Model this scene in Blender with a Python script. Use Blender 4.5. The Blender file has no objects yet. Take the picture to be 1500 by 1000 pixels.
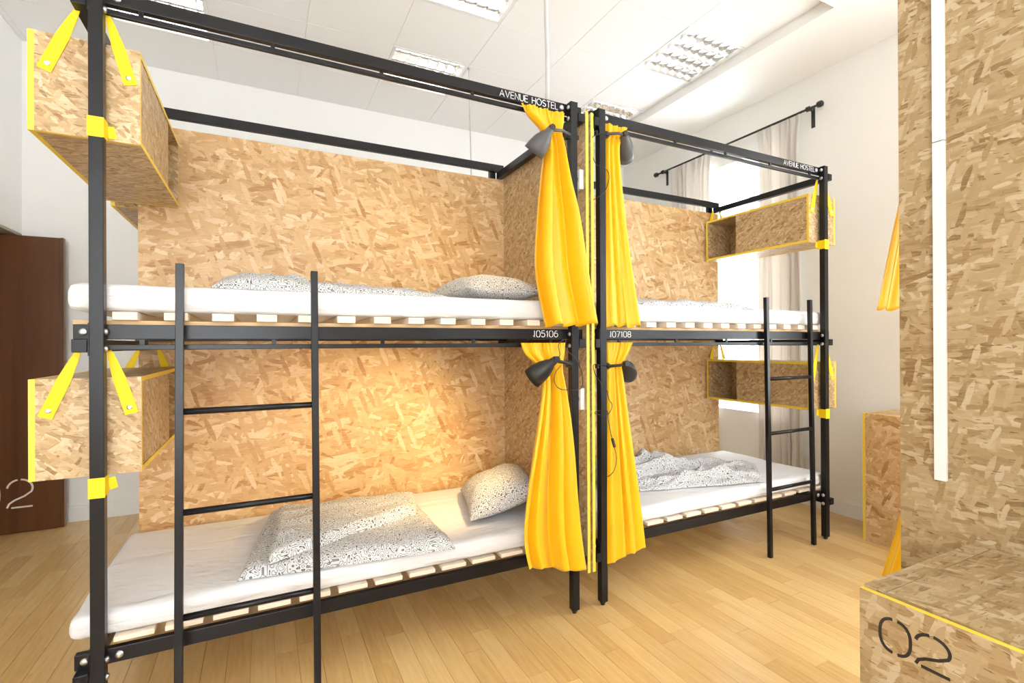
import bpy, bmesh, math, random
import numpy as np
from mathutils import Vector, Matrix, noise

# ------------------------------------------------------------------ camera, world, light, exposure
scene = bpy.context.scene
F_PX, CX, CY = 753.19, 786.35, 502.12
YAW, PITCH, ROLL = 0.48824, 0.0018, -0.00499
CAM = np.array([0.5316, -2.3749, 1.4725])

def _basis():
    c, s = math.cos(YAW), math.sin(YAW)
    fwd = np.array([s * math.cos(PITCH), c * math.cos(PITCH), math.sin(PITCH)])
    right = np.array([c, -s, 0.0]); up = np.cross(right, fwd)
    return (math.cos(ROLL) * right + math.sin(ROLL) * up, -math.sin(ROLL) * right + math.cos(ROLL) * up, fwd)
RT, UP, FW = _basis()

def at(u, v, **k):
    """photo pixel -> point on the plane X=, Y= or Z="""
    d = (u - CX) / F_PX * RT - (v - CY) / F_PX * UP + FW
    (a, val), = k.items(); i = 'XYZ'.index(a)
    return CAM + d * (val - CAM[i]) / d[i]

cam_data = bpy.data.cameras.new('camera'); cam = bpy.data.objects.new('camera', cam_data)
scene.collection.objects.link(cam)
cam_data.sensor_width = 36.0; cam_data.lens = F_PX / 1500 * 36
cam_data.shift_x = (750 - CX) / 1500; cam_data.shift_y = (CY - 500) / 1500
cam_data.clip_start = 0.05
m = Matrix(((RT[0], UP[0], -FW[0], CAM[0]), (RT[1], UP[1], -FW[1], CAM[1]), (RT[2], UP[2], -FW[2], CAM[2]), (0, 0, 0, 1)))
cam.matrix_world = m
scene.camera = cam

world = bpy.data.worlds.new('overcast_sky'); scene.world = world; world.use_nodes = True
bg = world.node_tree.nodes['Background']
bg.inputs[0].default_value = (0.93, 0.97, 1.0, 1); bg.inputs[1].default_value = 6.0

vs = scene.view_settings
vs.view_transform = 'Standard'; vs.look = 'None'; vs.gamma = 1.0; vs.use_curve_mapping = False
vs.exposure = 1.30

TUBE_POWER = 2.0          # ceiling fluorescent tubes
LAMP_LOW, LAMP_HIGH = 36.0, 9.0

# ------------------------------------------------------------------ helpers
COL = scene.collection
ORG = {}
random.seed(7)

class MB:
    """collects geometry in world coordinates; build() links ONE mesh object"""
    def __init__(s): s.v = []; s.f = []; s.mi = []
    def add(s, verts, faces, mi=0):
        o = len(s.v); s.v += [tuple(map(float, p)) for p in verts]
        s.f += [tuple(i + o for i in f) for f in faces]
        s.mi += ([mi] * len(faces)) if isinstance(mi, int) else list(mi)
        return s
    def box(s, x0, x1, y0, y1, z0, z1, mi=0):
        x0, x1 = sorted((x0, x1)); y0, y1 = sorted((y0, y1)); z0, z1 = sorted((z0, z1))
        v = [(x, y, z) for z in (z0, z1) for y in (y0, y1) for x in (x0, x1)]
        f = [(0, 2, 3, 1), (4, 5, 7, 6), (0, 1, 5, 4), (2, 6, 7, 3), (0, 4, 6, 2), (1, 3, 7, 5)]
        return s.add(v, f, mi)
    def board(s, x0, x1, y0, y1, z0, z1):
        """sheet board: the two big faces take material 0, the four edges material 1"""
        d = [abs(x1 - x0), abs(y1 - y0), abs(z1 - z0)]; t = d.index(min(d))
        ax = [2, 2, 1, 1, 0, 0]
        return s.box(x0, x1, y0, y1, z0, z1, [0 if a == t else 1 for a in ax])
    def bar(s, p, q, w, h, up=(0, 0, 1), mi=0):
        p, q = Vector(p), Vector(q); d = (q - p).normalized()
        a = d.cross(Vector(up));
        if a.length < 1e-4: a = d.cross(Vector((1, 0, 0)))
        a.normalize(); b = a.cross(d)
        v = []
        for c in (p, q):
            for sa, sb in ((-1, -1), (1, -1), (1, 1), (-1, 1)): v.append(c + a * sa * w / 2 + b * sb * h / 2)
        return s.add(v, [(3, 2, 1, 0), (4, 5, 6, 7), (0, 1, 5, 4), (1, 2, 6, 5), (2, 3, 7, 6), (3, 0, 4, 7)], mi)
    def tube(s, pts, r, n=8, mi=0):
        pts = [Vector(p) for p in pts]; rings = []
        ref = None
        for i, p in enumerate(pts):
            d = (pts[min(i + 1, len(pts) - 1)] - pts[max(i - 1, 0)]).normalized()
            if ref is None:
                ref = d.cross(Vector((0, 0, 1)))
                if ref.length < 1e-3: ref = d.cross(Vector((1, 0, 0)))
            ref = (ref - d * ref.dot(d)).normalized(); b = d.cross(ref)
            rr = r[i] if isinstance(r, (list, tuple)) else r
            rings.append([p + (ref * math.cos(2 * math.pi * k / n) + b * math.sin(2 * math.pi * k / n)) * rr for k in range(n)])
        v = [q for rg in rings for q in rg]; f = []
        for i in range(len(pts) - 1):
            for k in range(n):
                a, b_ = i * n + k, i * n + (k + 1) % n
                f.append((a, b_, b_ + n, a + n))
        f.append(tuple(range(n - 1, -1, -1))); f.append(tuple(range((len(pts) - 1) * n, len(pts) * n)))
        return s.add(v, f, mi)
    def lathe(s, c, axis, prof, n=16, mi=0, caps=True):
        """prof: (distance along axis, radius)"""
        c, ax = Vector(c), Vector(axis).normalized()
        a = ax.cross(Vector((0, 0, 1)));
        if a.length < 1e-3: a = ax.cross(Vector((1, 0, 0)))
        a.normalize(); b = ax.cross(a); v = []
        for t, r in prof:
            for k in range(n):
                an = 2 * math.pi * k / n
                v.append(c + ax * t + (a * math.cos(an) + b * math.sin(an)) * r)
        f = []
        for i in range(len(prof) - 1):
            for k in range(n):
                p, q = i * n + k, i * n + (k + 1) % n
                f.append((p, q, q + n, p + n))
        if caps:
            f.append(tuple(range(n - 1, -1, -1))); f.append(tuple(range((len(prof) - 1) * n, len(prof) * n)))
        return s.add(v, f, mi)
    def build(s, name, mats, parent=None, smooth=False, bevel=0.0, loc=None, recalc=True, autos=None):
        org = ORG[parent] if parent is not None else Vector(loc if loc is not None else (0, 0, 0))
        me = bpy.data.meshes.new(name)
        me.from_pydata([tuple(Vector(p) - org) for p in s.v], [], s.f)
        if not isinstance(mats, (list, tuple)): mats = [mats]
        for mt in mats: me.materials.append(mt)
        me.polygons.foreach_set('material_index', s.mi)
        me.validate()
        bm = bmesh.new(); bm.from_mesh(me)
        if recalc: bmesh.ops.recalc_face_normals(bm, faces=bm.faces)
        if bevel:
            bmesh.ops.bevel(bm, geom=list(bm.edges), offset=bevel, segments=2, affect='EDGES', profile=0.5)
        uv = bm.loops.layers.uv.new('UVMap')
        for fc in bm.faces:
            n = fc.normal; ax = max(range(3), key=lambda i: abs(n[i]))
            for lp in fc.loops:
                p = lp.vert.co + org
                lp[uv].uv = ((p.y, p.z), (p.x, p.z), (p.x, p.y))[ax]
            if smooth: fc.smooth = True
        bm.to_mesh(me); bm.free()
        o = bpy.data.objects.new(name, me); COL.objects.link(o)
        if parent is not None: o.parent = parent; ORG[o] = org
        else: o.location = org; ORG[o] = org
        return o

def tag(o, label=None, cat=None, group=None, kind=None):
    if label: o['label'] = label
    if cat: o['category'] = cat
    if group: o['group'] = group
    if kind: o['kind'] = kind
    return o
def thing(name, loc, label, cat, group=None):
    o = bpy.data.objects.new(name, None); o.empty_display_size = 0.1; o.location = loc; COL.objects.link(o)
    ORG[o] = Vector(loc)
    return tag(o, label, cat, group)
def struct(name, mb, mat, **k): return tag(mb.build(name, mat, **k), kind='structure')
def inst(src, name, parent, loc):
    o = bpy.data.objects.new(name, src); COL.objects.link(o); o.parent = parent; o.location = loc
    return o
def copy_tree(o, parent=None, delta=None):
    c = o.copy(); COL.objects.link(c); c.parent = parent
    if parent is None and delta is not None: c.location = Vector(o.location) + Vector(delta)
    for ch in o.children: copy_tree(ch, c)
    return c
def lerp(a, b, t): return a + (b - a) * t
def smoothrows(rows, t):
    """rows sorted by key 0 as arrays; Catmull-like smooth interpolation with t in 0..1 over the row index"""
    n = len(rows) - 1; x = t * n; i = min(int(x), n - 1); u = x - i
    p0, p1, p2, p3 = (rows[max(i - 1, 0)], rows[i], rows[i + 1], rows[min(i + 2, n)])
    return [0.5 * (2 * b + (c - a) * u + (2 * a - 5 * b + 4 * c - d) * u * u + (3 * b - a - 3 * c + d) * u ** 3) for a, b, c, d in zip(p0, p1, p2, p3)]

# ------------------------------------------------------------------ materials
def mat(name):
    mt = bpy.data.materials.new(name); mt.use_nodes = True
    nt = mt.node_tree; return mt, nt, nt.nodes['Principled BSDF'], nt.links
def plain(name, col, rough=0.5, metal=0.0, var=0.03, scale=30.0, bump=0.0, spec=0.5):
    mt, nt, b, L = mat(name); N = nt.nodes
    tc = N.new('ShaderNodeTexCoord'); ns = N.new('ShaderNodeTexNoise'); ns.inputs['Scale'].default_value = scale; ns.inputs['Detail'].default_value = 3
    L.new(tc.outputs['Object'], ns.inputs['Vector'])
    mx = N.new('ShaderNodeMix'); mx.data_type = 'RGBA'
    mx.inputs[6].default_value = (*[c * (1 - var) for c in col], 1); mx.inputs[7].default_value = (*[min(1, c * (1 + var)) for c in col], 1)
    L.new(ns.outputs['Fac'], mx.inputs[0]); L.new(mx.outputs[2], b.inputs['Base Color'])
    b.inputs['Roughness'].default_value = rough; b.inputs['Metallic'].default_value = metal
    b.inputs['Specular IOR Level'].default_value = spec
    if bump:
        bp = N.new('ShaderNodeBump'); bp.inputs['Strength'].default_value = bump; bp.inputs['Distance'].default_value = 0.002
        L.new(ns.outputs['Fac'], bp.inputs['Height']); L.new(bp.outputs[0], b.inputs['Normal'])
    return mt

def osb_mat(name, palette, flake=(0.12, 0.028), speck=0.5, seed=0, ks=(0.5, 0.7, 0.9, 1.1, 1.4)):
    """strand board: a mosaic ground with many layers of overlapping rectangular strands"""
    mt, nt, b, L = mat(name); N = nt.nodes
    rnd = random.Random(seed)
    def node(t, **k):
        n = N.new(t)
        for a, v in k.items(): setattr(n, a, v)
        return n
    def math_(op, a, b_=None, c=None):
        n = node('ShaderNodeMath', operation=op)
        for i, x in enumerate((a, b_, c)):
            if x is None: continue
            if isinstance(x, (int, float)): n.inputs[i].default_value = x
            else: L.new(x, n.inputs[i])
        return n.outputs[0]
    uv = node('ShaderNodeUVMap', uv_map='UVMap'); oi = node('ShaderNodeObjectInfo')
    off = node('ShaderNodeVectorMath', operation='MULTIPLY'); off.inputs[1].default_value = (13.7, 7.3, 0)
    L.new(oi.outputs['Random'], off.inputs[0])
    ad = node('ShaderNodeVectorMath', operation='ADD'); L.new(uv.outputs[0], ad.inputs[0]); L.new(off.outputs[0], ad.inputs[1])
    wn = node('ShaderNodeTexNoise'); wn.inputs['Scale'].default_value = 17; wn.inputs['Detail'].default_value = 4
    L.new(ad.outputs[0], wn.inputs['Vector'])
    ws = node('ShaderNodeVectorMath', operation='SCALE'); ws.inputs['Scale'].default_value = 0.020; L.new(wn.outputs['Color'], ws.inputs[0])
    co = node('ShaderNodeVectorMath', operation='ADD'); L.new(ad.outputs[0], co.inputs[0]); L.new(ws.outputs[0], co.inputs[1])
    gr = node('ShaderNodeTexNoise'); gr.inputs['Scale'].default_value = 1.0; gr.inputs['Detail'].default_value = 4
    gm = node('ShaderNodeMapping'); gm.inputs['Scale'].default_value = (16, 150, 1); gm.inputs['Rotation'].default_value = (0, 0, 0.12); L.new(co.outputs[0], gm.inputs['Vector']); L.new(gm.outputs[0], gr.inputs['Vector'])
    grain = math_('MULTIPLY_ADD', gr.outputs['Fac'], 0.55, -0.275)
    val = None; hgt = None
    NL = 13
    for i in range(NL):
        an = rnd.gauss(0, 0.45) if i % 4 else rnd.uniform(-1.5, 1.5)
        k = rnd.choice(ks) if i else 1.3
        rt = node('ShaderNodeMapping'); rt.inputs['Rotation'].default_value = (0, 0, an); rt.inputs['Location'].default_value = (i * 3.1 + seed, i * 1.7, 0)
        L.new(co.outputs[0], rt.inputs['Vector'])
        mp = node('ShaderNodeMapping'); mp.inputs['Scale'].default_value = (0.8 / (flake[0] * k), 0.8 / (flake[1] * (0.5 + 0.5 * k)), 1); L.new(rt.outputs[0], mp.inputs['Vector'])
        vo = node('ShaderNodeTexVoronoi', voronoi_dimensions='2D', distance='CHEBYCHEV' if i % 2 else 'EUCLIDEAN'); vo.inputs['Scale'].default_value = 1.0
        L.new(mp.outputs[0], vo.inputs['Vector'])
        sp = node('ShaderNodeSeparateColor'); L.new(vo.outputs['Color'], sp.inputs[0])
        if val is None: val = sp.outputs[0]; hgt = sp.outputs[2]; continue
        mk = math_('GREATER_THAN', sp.outputs[1], 0.48)
        edge = node('ShaderNodeMapRange'); edge.inputs[1].default_value = 0.36; edge.inputs[2].default_value = 0.40; edge.inputs[3].default_value = 1; edge.inputs[4].default_value = 0; L.new(vo.outputs['Distance'], edge.inputs[0])
        mm = math_('MULTIPLY', mk, edge.outputs[0])
        mx = node('ShaderNodeMix'); L.new(mm, mx.inputs[0]); L.new(val, mx.inputs[2]); L.new(sp.outputs[0], mx.inputs[3]); val = mx.outputs[0]
        mh = node('ShaderNodeMix'); L.new(mm, mh.inputs[0]); L.new(hgt, mh.inputs[2]); L.new(math_('MULTIPLY_ADD', sp.outputs[2], 0.6, 0.06 * i), mh.inputs[3]); hgt = mh.outputs[0]
    cr = node('ShaderNodeValToRGB'); L.new(math_('ADD', val, grain), cr.inputs[0])
    el = cr.color_ramp.elements
    while len(el) < len(palette): el.new(0.5)
    for e, (p, c) in zip(el, palette): e.position = p; e.color = (*c, 1)
    col = cr.outputs[0]
    for th, c, (sx, sy), ro in ((0.70, (0.13, 0.07, 0.025), (22, 150), 0.25), (0.72, (0.16, 0.09, 0.035), (30, 120), -0.6), (0.76, (0.14, 0.085, 0.04), (110, 80), 0.0)):
        sm = node('ShaderNodeMapping'); sm.inputs['Scale'].default_value = (sx, sy, 1); sm.inputs['Rotation'].default_value = (0, 0, ro); L.new(co.outputs[0], sm.inputs['Vector'])
        sn = node('ShaderNodeTexNoise'); sn.inputs['Scale'].default_value = 1.0; sn.inputs['Detail'].default_value = 1.0; L.new(sm.outputs[0], sn.inputs['Vector'])
        r = node('ShaderNodeMapRange'); r.inputs[1].default_value = th - 0.02; r.inputs[2].default_value = th + 0.05; r.inputs[4].default_value = speck; L.new(sn.outputs['Fac'], r.inputs[0])
        mx = node('ShaderNodeMix', data_type='RGBA'); L.new(r.outputs[0], mx.inputs[0]); L.new(col, mx.inputs[6]); mx.inputs[7].default_value = (*c, 1); col = mx.outputs[2]
    L.new(col, b.inputs['Base Color'])
    bp = node('ShaderNodeBump'); bp.inputs['Strength'].default_value = 0.35; bp.inputs['Distance'].default_value = 0.0015
    L.new(hgt, bp.inputs['Height']); L.new(bp.outputs[0], b.inputs['Normal'])
    b.inputs['Roughness'].default_value = 0.45
    return mt

PAL = [(0.0, (0.40, 0.20, 0.065)), (0.08, (0.50, 0.285, 0.11)), (0.35, (0.575, 0.355, 0.16)), (0.72, (0.635, 0.42, 0.205)), (1.0, (0.74, 0.555, 0.335))]
PAL2 = [(0.0, (0.27, 0.15, 0.055)), (0.08, (0.38, 0.235, 0.10)), (0.35, (0.47, 0.315, 0.152)), (0.72, (0.54, 0.378, 0.2)), (1.0, (0.65, 0.50, 0.315))]
M = {}
M['osb'] = osb_mat('osb_board', PAL, flake=(0.17, 0.032), speck=0.55)
M['osb2'] = osb_mat('osb_board_fine', PAL2, flake=(0.12, 0.022), speck=0.75, seed=5, ks=(0.3, 0.45, 0.7, 1.0, 1.4))
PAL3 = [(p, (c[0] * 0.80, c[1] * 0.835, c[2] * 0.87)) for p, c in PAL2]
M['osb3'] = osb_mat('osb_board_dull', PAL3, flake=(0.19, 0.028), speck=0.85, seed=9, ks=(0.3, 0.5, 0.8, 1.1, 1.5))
M['yedge'] = plain('yellow_edge_paint', (0.86, 0.62, 0.055), 0.45, var=0.06)
M['strap'] = plain('yellow_webbing', (0.88, 0.62, 0.0), 0.6, var=0.05, scale=300)
M['black'] = plain('black_powder_coat', (0.007, 0.007, 0.009), 0.30, var=0.1, scale=200, spec=0.3)
M['steel'] = plain('zinc_steel', (0.62, 0.63, 0.66), 0.28, 1.0)
M['wall'] = plain('white_wall_paint', (0.90, 0.895, 0.875), 0.75, var=0.012, scale=4)
M['wall_warm'] = plain('cream_wall_paint', (0.89, 0.88, 0.845), 0.75, var=0.012, scale=4)
M['white'] = plain('white_gloss_paint', (0.87, 0.87, 0.86), 0.35, var=0.01)
M['ctile'] = plain('ceiling_tile', (0.93, 0.93, 0.93), 0.85, var=0.01, scale=250, bump=0.15)
M['sheet'] = plain('white_cotton_sheet', (0.74, 0.74, 0.75), 0.85, var=0.012, scale=60, bump=0.05)
def _wrinkle(mt):
    nt = mt.node_tree; N = nt.nodes; L = nt.links; b = N['Principled BSDF']
    tc = N.new('ShaderNodeTexCoord'); mp = N.new('ShaderNodeMapping'); mp.inputs['Scale'].default_value = (2.2, 5.5, 9.0); L.new(tc.outputs['Object'], mp.inputs['Vector'])
    ns = N.new('ShaderNodeTexNoise'); ns.inputs['Scale'].default_value = 1.6; ns.inputs['Detail'].default_value = 3; ns.inputs['Distortion'].default_value = 1.2; L.new(mp.outputs[0], ns.inputs['Vector'])
    bp = N.new('ShaderNodeBump'); bp.inputs['Strength'].default_value = 0.65; bp.inputs['Distance'].default_value = 0.02
    L.new(ns.outputs['Fac'], bp.inputs['Height']); L.new(bp.outputs[0], b.inputs['Normal'])
_wrinkle(M['sheet'])
M['slat'] = plain('birch_slat', (0.80, 0.68, 0.54), 0.5, var=0.08, scale=18)
M['beech'] = plain('beech_side_beam', (0.66, 0.42, 0.20), 0.5, var=0.15, scale=14)
M['grey'] = plain('grey_lamp_enamel', (0.085, 0.085, 0.088), 0.42, var=0.05)
M['blackplastic'] = plain('black_plastic', (0.012, 0.012, 0.012), 0.45, var=0.1)
M['plastic'] = plain('white_plastic', (0.84, 0.84, 0.83), 0.35, var=0.01)
M['greycable'] = plain('grey_cable', (0.52, 0.52, 0.52), 0.5, var=0.04)
M['print'] = plain('white_lettering', (0.85, 0.85, 0.86), 0.5, var=0.02)
M['printpink'] = plain('pale_lettering', (0.85, 0.76, 0.70), 0.5, var=0.02)
M['printblack'] = plain('dark_stencil', (0.02, 0.014, 0.014), 0.6, var=0.1)
M['alu'] = plain('mirror_aluminium', (0.80, 0.80, 0.80), 0.16, 1.0, var=0.02)
M['dim'] = plain('beige_reveal', (0.45, 0.41, 0.33), 0.7, var=0.05)
M['rodblack'] = plain('black_iron_rod', (0.02, 0.02, 0.02), 0.5, var=0.1)

def cloth(name, col, var=0.06, trans=0.0, rough=0.8):
    mt, nt, b, L = mat(name); N = nt.nodes
    tc = N.new('ShaderNodeTexCoord'); ns = N.new('ShaderNodeTexNoise'); ns.inputs['Scale'].default_value = 400
    L.new(tc.outputs['Object'], ns.inputs['Vector'])
    mx = N.new('ShaderNodeMix'); mx.data_type = 'RGBA'; mx.inputs[6].default_value = (*[c * (1 - var) for c in col], 1); mx.inputs[7].default_value = (*[min(1, c * (1 + var)) for c in col], 1)
    L.new(ns.outputs['Fac'], mx.inputs[0]); L.new(mx.outputs[2], b.inputs['Base Color'])
    b.inputs['Roughness'].default_value = rough; b.inputs['Sheen Weight'].default_value = 0.15
    if trans:
        tr = N.new('ShaderNodeBsdfTranslucent'); tr.inputs[0].default_value = (*col, 1)
        ms = N.new('ShaderNodeMixShader'); ms.inputs[0].default_value = trans
        L.new(b.outputs[0], ms.inputs[1]); L.new(tr.outputs[0], ms.inputs[2]); L.new(ms.outputs[0], nt.nodes['Material Output'].inputs[0])
    return mt
M['ycloth'] = cloth('yellow_satin', (0.95, 0.56, 0.003), 0.03, 0.15, 0.42)
M['wcloth'] = cloth('cream_window_curtain', (0.80, 0.76, 0.71), 0.04, 0.25)

def duvet_mat():
    mt, nt, b, L = mat('worm_print_cotton'); N = nt.nodes
    uv = N.new('ShaderNodeUVMap'); uv.uv_map = 'UVMap'
    n1 = N.new('ShaderNodeTexNoise'); n1.inputs['Scale'].default_value = 50; n1.inputs['Detail'].default_value = 0.0; n1.inputs['Distortion'].default_value = 0.0
    L.new(uv.outputs[0], n1.inputs['Vector'])
    mu = N.new('ShaderNodeMath'); mu.operation = 'MULTIPLY'; mu.inputs[1].default_value = 4.6; L.new(n1.outputs['Fac'], mu.inputs[0])
    fr = N.new('ShaderNodeMath'); fr.operation = 'FRACT'; L.new(mu.outputs[0], fr.inputs[0])
    sb = N.new('ShaderNodeMath'); sb.operation = 'SUBTRACT'; sb.inputs[1].default_value = 0.5; L.new(fr.outputs[0], sb.inputs[0])
    ab = N.new('ShaderNodeMath'); ab.operation = 'ABSOLUTE'; L.new(sb.outputs[0], ab.inputs[0])
    mr = N.new('ShaderNodeMapRange'); mr.inputs[1].default_value = 0.09; mr.inputs[2].default_value = 0.16; mr.inputs[3].default_value = 1; mr.inputs[4].default_value = 0; L.new(ab.outputs[0], mr.inputs[0])
    mx = N.new('ShaderNodeMix'); mx.data_type = 'RGBA'; mx.inputs[6].default_value = (0.62, 0.62, 0.615, 1); mx.inputs[7].default_value = (0.07, 0.07, 0.075, 1)
    L.new(mr.outputs[0], mx.inputs[0]); L.new(mx.outputs[2], b.inputs['Base Color']); b.inputs['Roughness'].default_value = 0.85
    return mt
M['duvet'] = duvet_mat()

def wood_mat(name, dark, light, grain=(3, 60), rough=0.3, perobj=0.5, coat=0.0):
    mt, nt, b, L = mat(name); N = nt.nodes
    tc = N.new('ShaderNodeTexCoord'); oi = N.new('ShaderNodeObjectInfo')
    ge = N.new('ShaderNodeNewGeometry')
    of = N.new('ShaderNodeVectorMath'); of.operation = 'ADD'
    sc = N.new('ShaderNodeMath'); sc.operation = 'MULTIPLY'; sc.inputs[1].default_value = 37.0
    rnd = N.new('ShaderNodeMath'); rnd.operation = 'ADD'; L.new(oi.outputs['Random'], rnd.inputs[0]); L.new(ge.outputs['Random Per Island'], rnd.inputs[1])
    fr = N.new('ShaderNodeMath'); fr.operation = 'FRACT'; L.new(rnd.outputs[0], fr.inputs[0])
    L.new(fr.outputs[0], sc.inputs[0]); L.new(tc.outputs['Object'], of.inputs[0]); L.new(sc.outputs[0], of.inputs[1])
    mp = N.new('ShaderNodeMapping'); mp.inputs['Scale'].default_value = (grain[1], grain[0], grain[1]) ; L.new(of.outputs[0], mp.inputs['Vector'])
    ns = N.new('ShaderNodeTexNoise'); ns.inputs['Scale'].default_value = 1.0; ns.inputs['Detail'].default_value = 4; ns.inputs['Distortion'].default_value = 0.4; L.new(mp.outputs[0], ns.inputs['Vector'])
    a = N.new('ShaderNodeMath'); a.operation = 'MULTIPLY_ADD'; a.inputs[1].default_value = perobj; L.new(fr.outputs[0], a.inputs[0])
    g = N.new('ShaderNodeMath'); g.operation = 'MULTIPLY_ADD'; g.inputs[1].default_value = 0.7; g.inputs[2].default_value = 0.15 - perobj / 2; L.new(ns.outputs['Fac'], g.inputs[0]); L.new(g.outputs[0], a.inputs[2])
    cr = N.new('ShaderNodeValToRGB'); cr.color_ramp.elements[0].color = (*dark, 1); cr.color_ramp.elements[1].color = (*light, 1)
    L.new(a.outputs[0], cr.inputs[0]); L.new(cr.outputs[0], b.inputs['Base Color']); b.inputs['Roughness'].default_value = rough
    b.inputs['Coat Weight'].default_value = coat; b.inputs['Coat Roughness'].default_value = 0.15
    return mt
M['floor'] = wood_mat('oak_parquet', (0.54, 0.315, 0.10), (0.82, 0.575, 0.26), (5, 70), 0.24, 0.42)
M['door'] = wood_mat('walnut_door', (0.045, 0.014, 0.004), (0.20, 0.075, 0.022), (14, 14), 0.3, 0.0)
M['door'].node_tree.nodes['Mapping'].inputs['Scale'].default_value = (22, 22, 0.7)

def emit(name, col, s):
    mt, nt, b, L = mat(name); b.inputs['Base Color'].default_value = (0.9, 0.9, 0.9, 1)
    b.inputs['Emission Color'].default_value = (*col, 1); b.inputs['Emission Strength'].default_value = s
    return mt
M['tube'] = emit('fluorescent_tube', (1.0, 0.97, 0.92), TUBE_POWER)
M['bulb'] = emit('warm_bulb', (1.0, 0.72, 0.35), 30)
def glass_mat():
    mt, nt, b, L = mat('window_glass'); N = nt.nodes
    tr = N.new('ShaderNodeBsdfTransparent'); gl = N.new('ShaderNodeBsdfGlossy'); gl.inputs['Roughness'].default_value = 0.02
    ms = N.new('ShaderNodeMixShader'); ms.inputs[0].default_value = 0.06; L.new(tr.outputs[0], ms.inputs[1]); L.new(gl.outputs[0], ms.inputs[2])
    L.new(ms.outputs[0], nt.nodes['Material Output'].inputs[0]); return mt
M['glass'] = glass_mat()

# ------------------------------------------------------------------ room shell
XL, XR, YB, YN = -1.2, 4.9, 3.28, -4.4      # left wall, window wall, back wall, wall behind the camera
ZC, ZS = 3.96, 3.874                        # tile ceiling, plaster soffit
SX, SY = 4.155, -0.127                      # corner of the tile recess

def wall_with_holes(mb, axis, pos, thick, a0, a1, z0, z1, holes):
    """axis 'X': wall plane X=pos running along Y; axis 'Y': plane Y=pos along X. holes: (a0,a1,z0,z1)"""
    As = sorted({a0, a1, *[h[0] for h in holes], *[h[1] for h in holes]}); Zs = sorted({z0, z1, *[h[2] for h in holes], *[h[3] for h in holes]})
    for i in range(len(As) - 1):
        for j in range(len(Zs) - 1):
            ca, cz = (As[i] + As[i + 1]) / 2, (Zs[j] + Zs[j + 1]) / 2
            if any(h[0] < ca < h[1] and h[2] < cz < h[3] for h in holes): continue
            if axis == 'X': mb.box(pos, pos + thick, As[i], As[i + 1], Zs[j], Zs[j + 1])
            else: mb.box(As[i], As[i + 1], pos, pos + thick, Zs[j], Zs[j + 1])
    return mb
TOP = 4.2
WIN_R = [(0.78, 2.02, 0.75, 3.37), (-2.1, -0.86, 0.75, 3.37), (-3.95, -2.71, 0.75, 3.37)]  # first is the visible window; the others are unseen, added to bring in daylight
WIN_N_ADDED = [(-0.95, 0.75, 0.75, 3.37), (3.3, 4.54, 0.75, 3.37)]  # invented openings behind the camera, sized to light the room
struct('wall_back', MB().box(XL - 1.8, XR + 0.45, YB, YB + 0.25, 0, TOP), M['wall'])
struct('wall_right', wall_with_holes(MB(), 'X', XR, 0.45, YN, YB, 0, TOP, WIN_R), M['wall_warm'])
struct('wall_left', wall_with_holes(MB(), 'X', XL - 0.3, 0.3, YN, YB, 0, TOP, [(1.5, YB, 0, 2.385)]), M['wall'])
struct('wall_near', wall_with_holes(MB(), 'Y', YN - 0.3, 0.3, XL - 0.3, XR + 0.45, 0, TOP, WIN_N_ADDED), M['wall'])
# alcove to the left, behind the low lintel
struct('wall_hallway', MB().box(XL - 1.8, XL - 1.7, 1.4, YB, 0, 2.6).box(XL - 1.7, XL - 0.3, 1.4, 1.5, 0, 2.6).box(XL - 1.7, XL - 0.3, 1.5, YB, 2.5, 2.6), M['wall'])
for n, mb in (('left', MB().box(XL, XL + 0.018, YN, 1.5, 0, 0.115).box(XL, XL + 0.012, YN, 1.5, 0.115, 0.135)),
              ('back', MB().box(XL, XR, YB - 0.018, YB, 0, 0.115).box(XL, XR, YB - 0.012, YB, 0.115, 0.135)),
              ('right', MB().box(XR - 0.018, XR, YN, YB - 0.018, 0, 0.115).box(XR - 0.012, XR, YN, YB - 0.018, 0.115, 0.135)),
              ('near', MB().box(XL, XR, YN, YN + 0.018, 0, 0.13))):
    struct('baseboard_' + n, mb, M['white'])
struct('trim_1', MB().box(XL - 0.3, XL - 0.002, 1.5, YB, 2.365, 2.385), M['dim'])

# ceiling: plaster soffit around a raised field of tiles
ceil = struct('ceiling', MB().box(SX, XR, YN, YB, ZS, TOP).box(XL, SX, YN, SY, ZS, TOP).box(XL, SX, SY, YB, ZC + 0.06, TOP), M['wall'])
gx = [SX - 0.664 * k for k in range(0, 9)]; gx = [x for x in gx if x > XL] + [XL]
gy = [SY] + [YB - 0.664 * k for k in range(5, -1, -1)]
LAMPCELLS = []
grid = MB()
for x in gx[1:-1]: grid.box(x - 0.010, x + 0.010, SY, YB, ZC + 0.004, ZC + 0.012)
for y in gy[1:-1]: grid.box(XL, SX, y - 0.010, y + 0.010, ZC + 0.004, ZC + 0.012)
grid.build('grid_bar', M['white'], parent=ceil)
for i in range(len(gx) - 1):
    for j in range(len(gy) - 1):
        x1, x0, y0, y1 = gx[i], gx[i + 1], gy[j], gy[j + 1]
        if (i in (0, 3, 6)) and (j in (2, 4)): LAMPCELLS.append((x0, x1, y0, y1)); continue
        MB().box(x0 + 0.0025, x1 - 0.0025, y0 + 0.0025, y1 - 0.0025, ZC, ZC + 0.016).build('ceiling_tile', M['ctile'], parent=ceil, bevel=0.0012)

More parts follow.
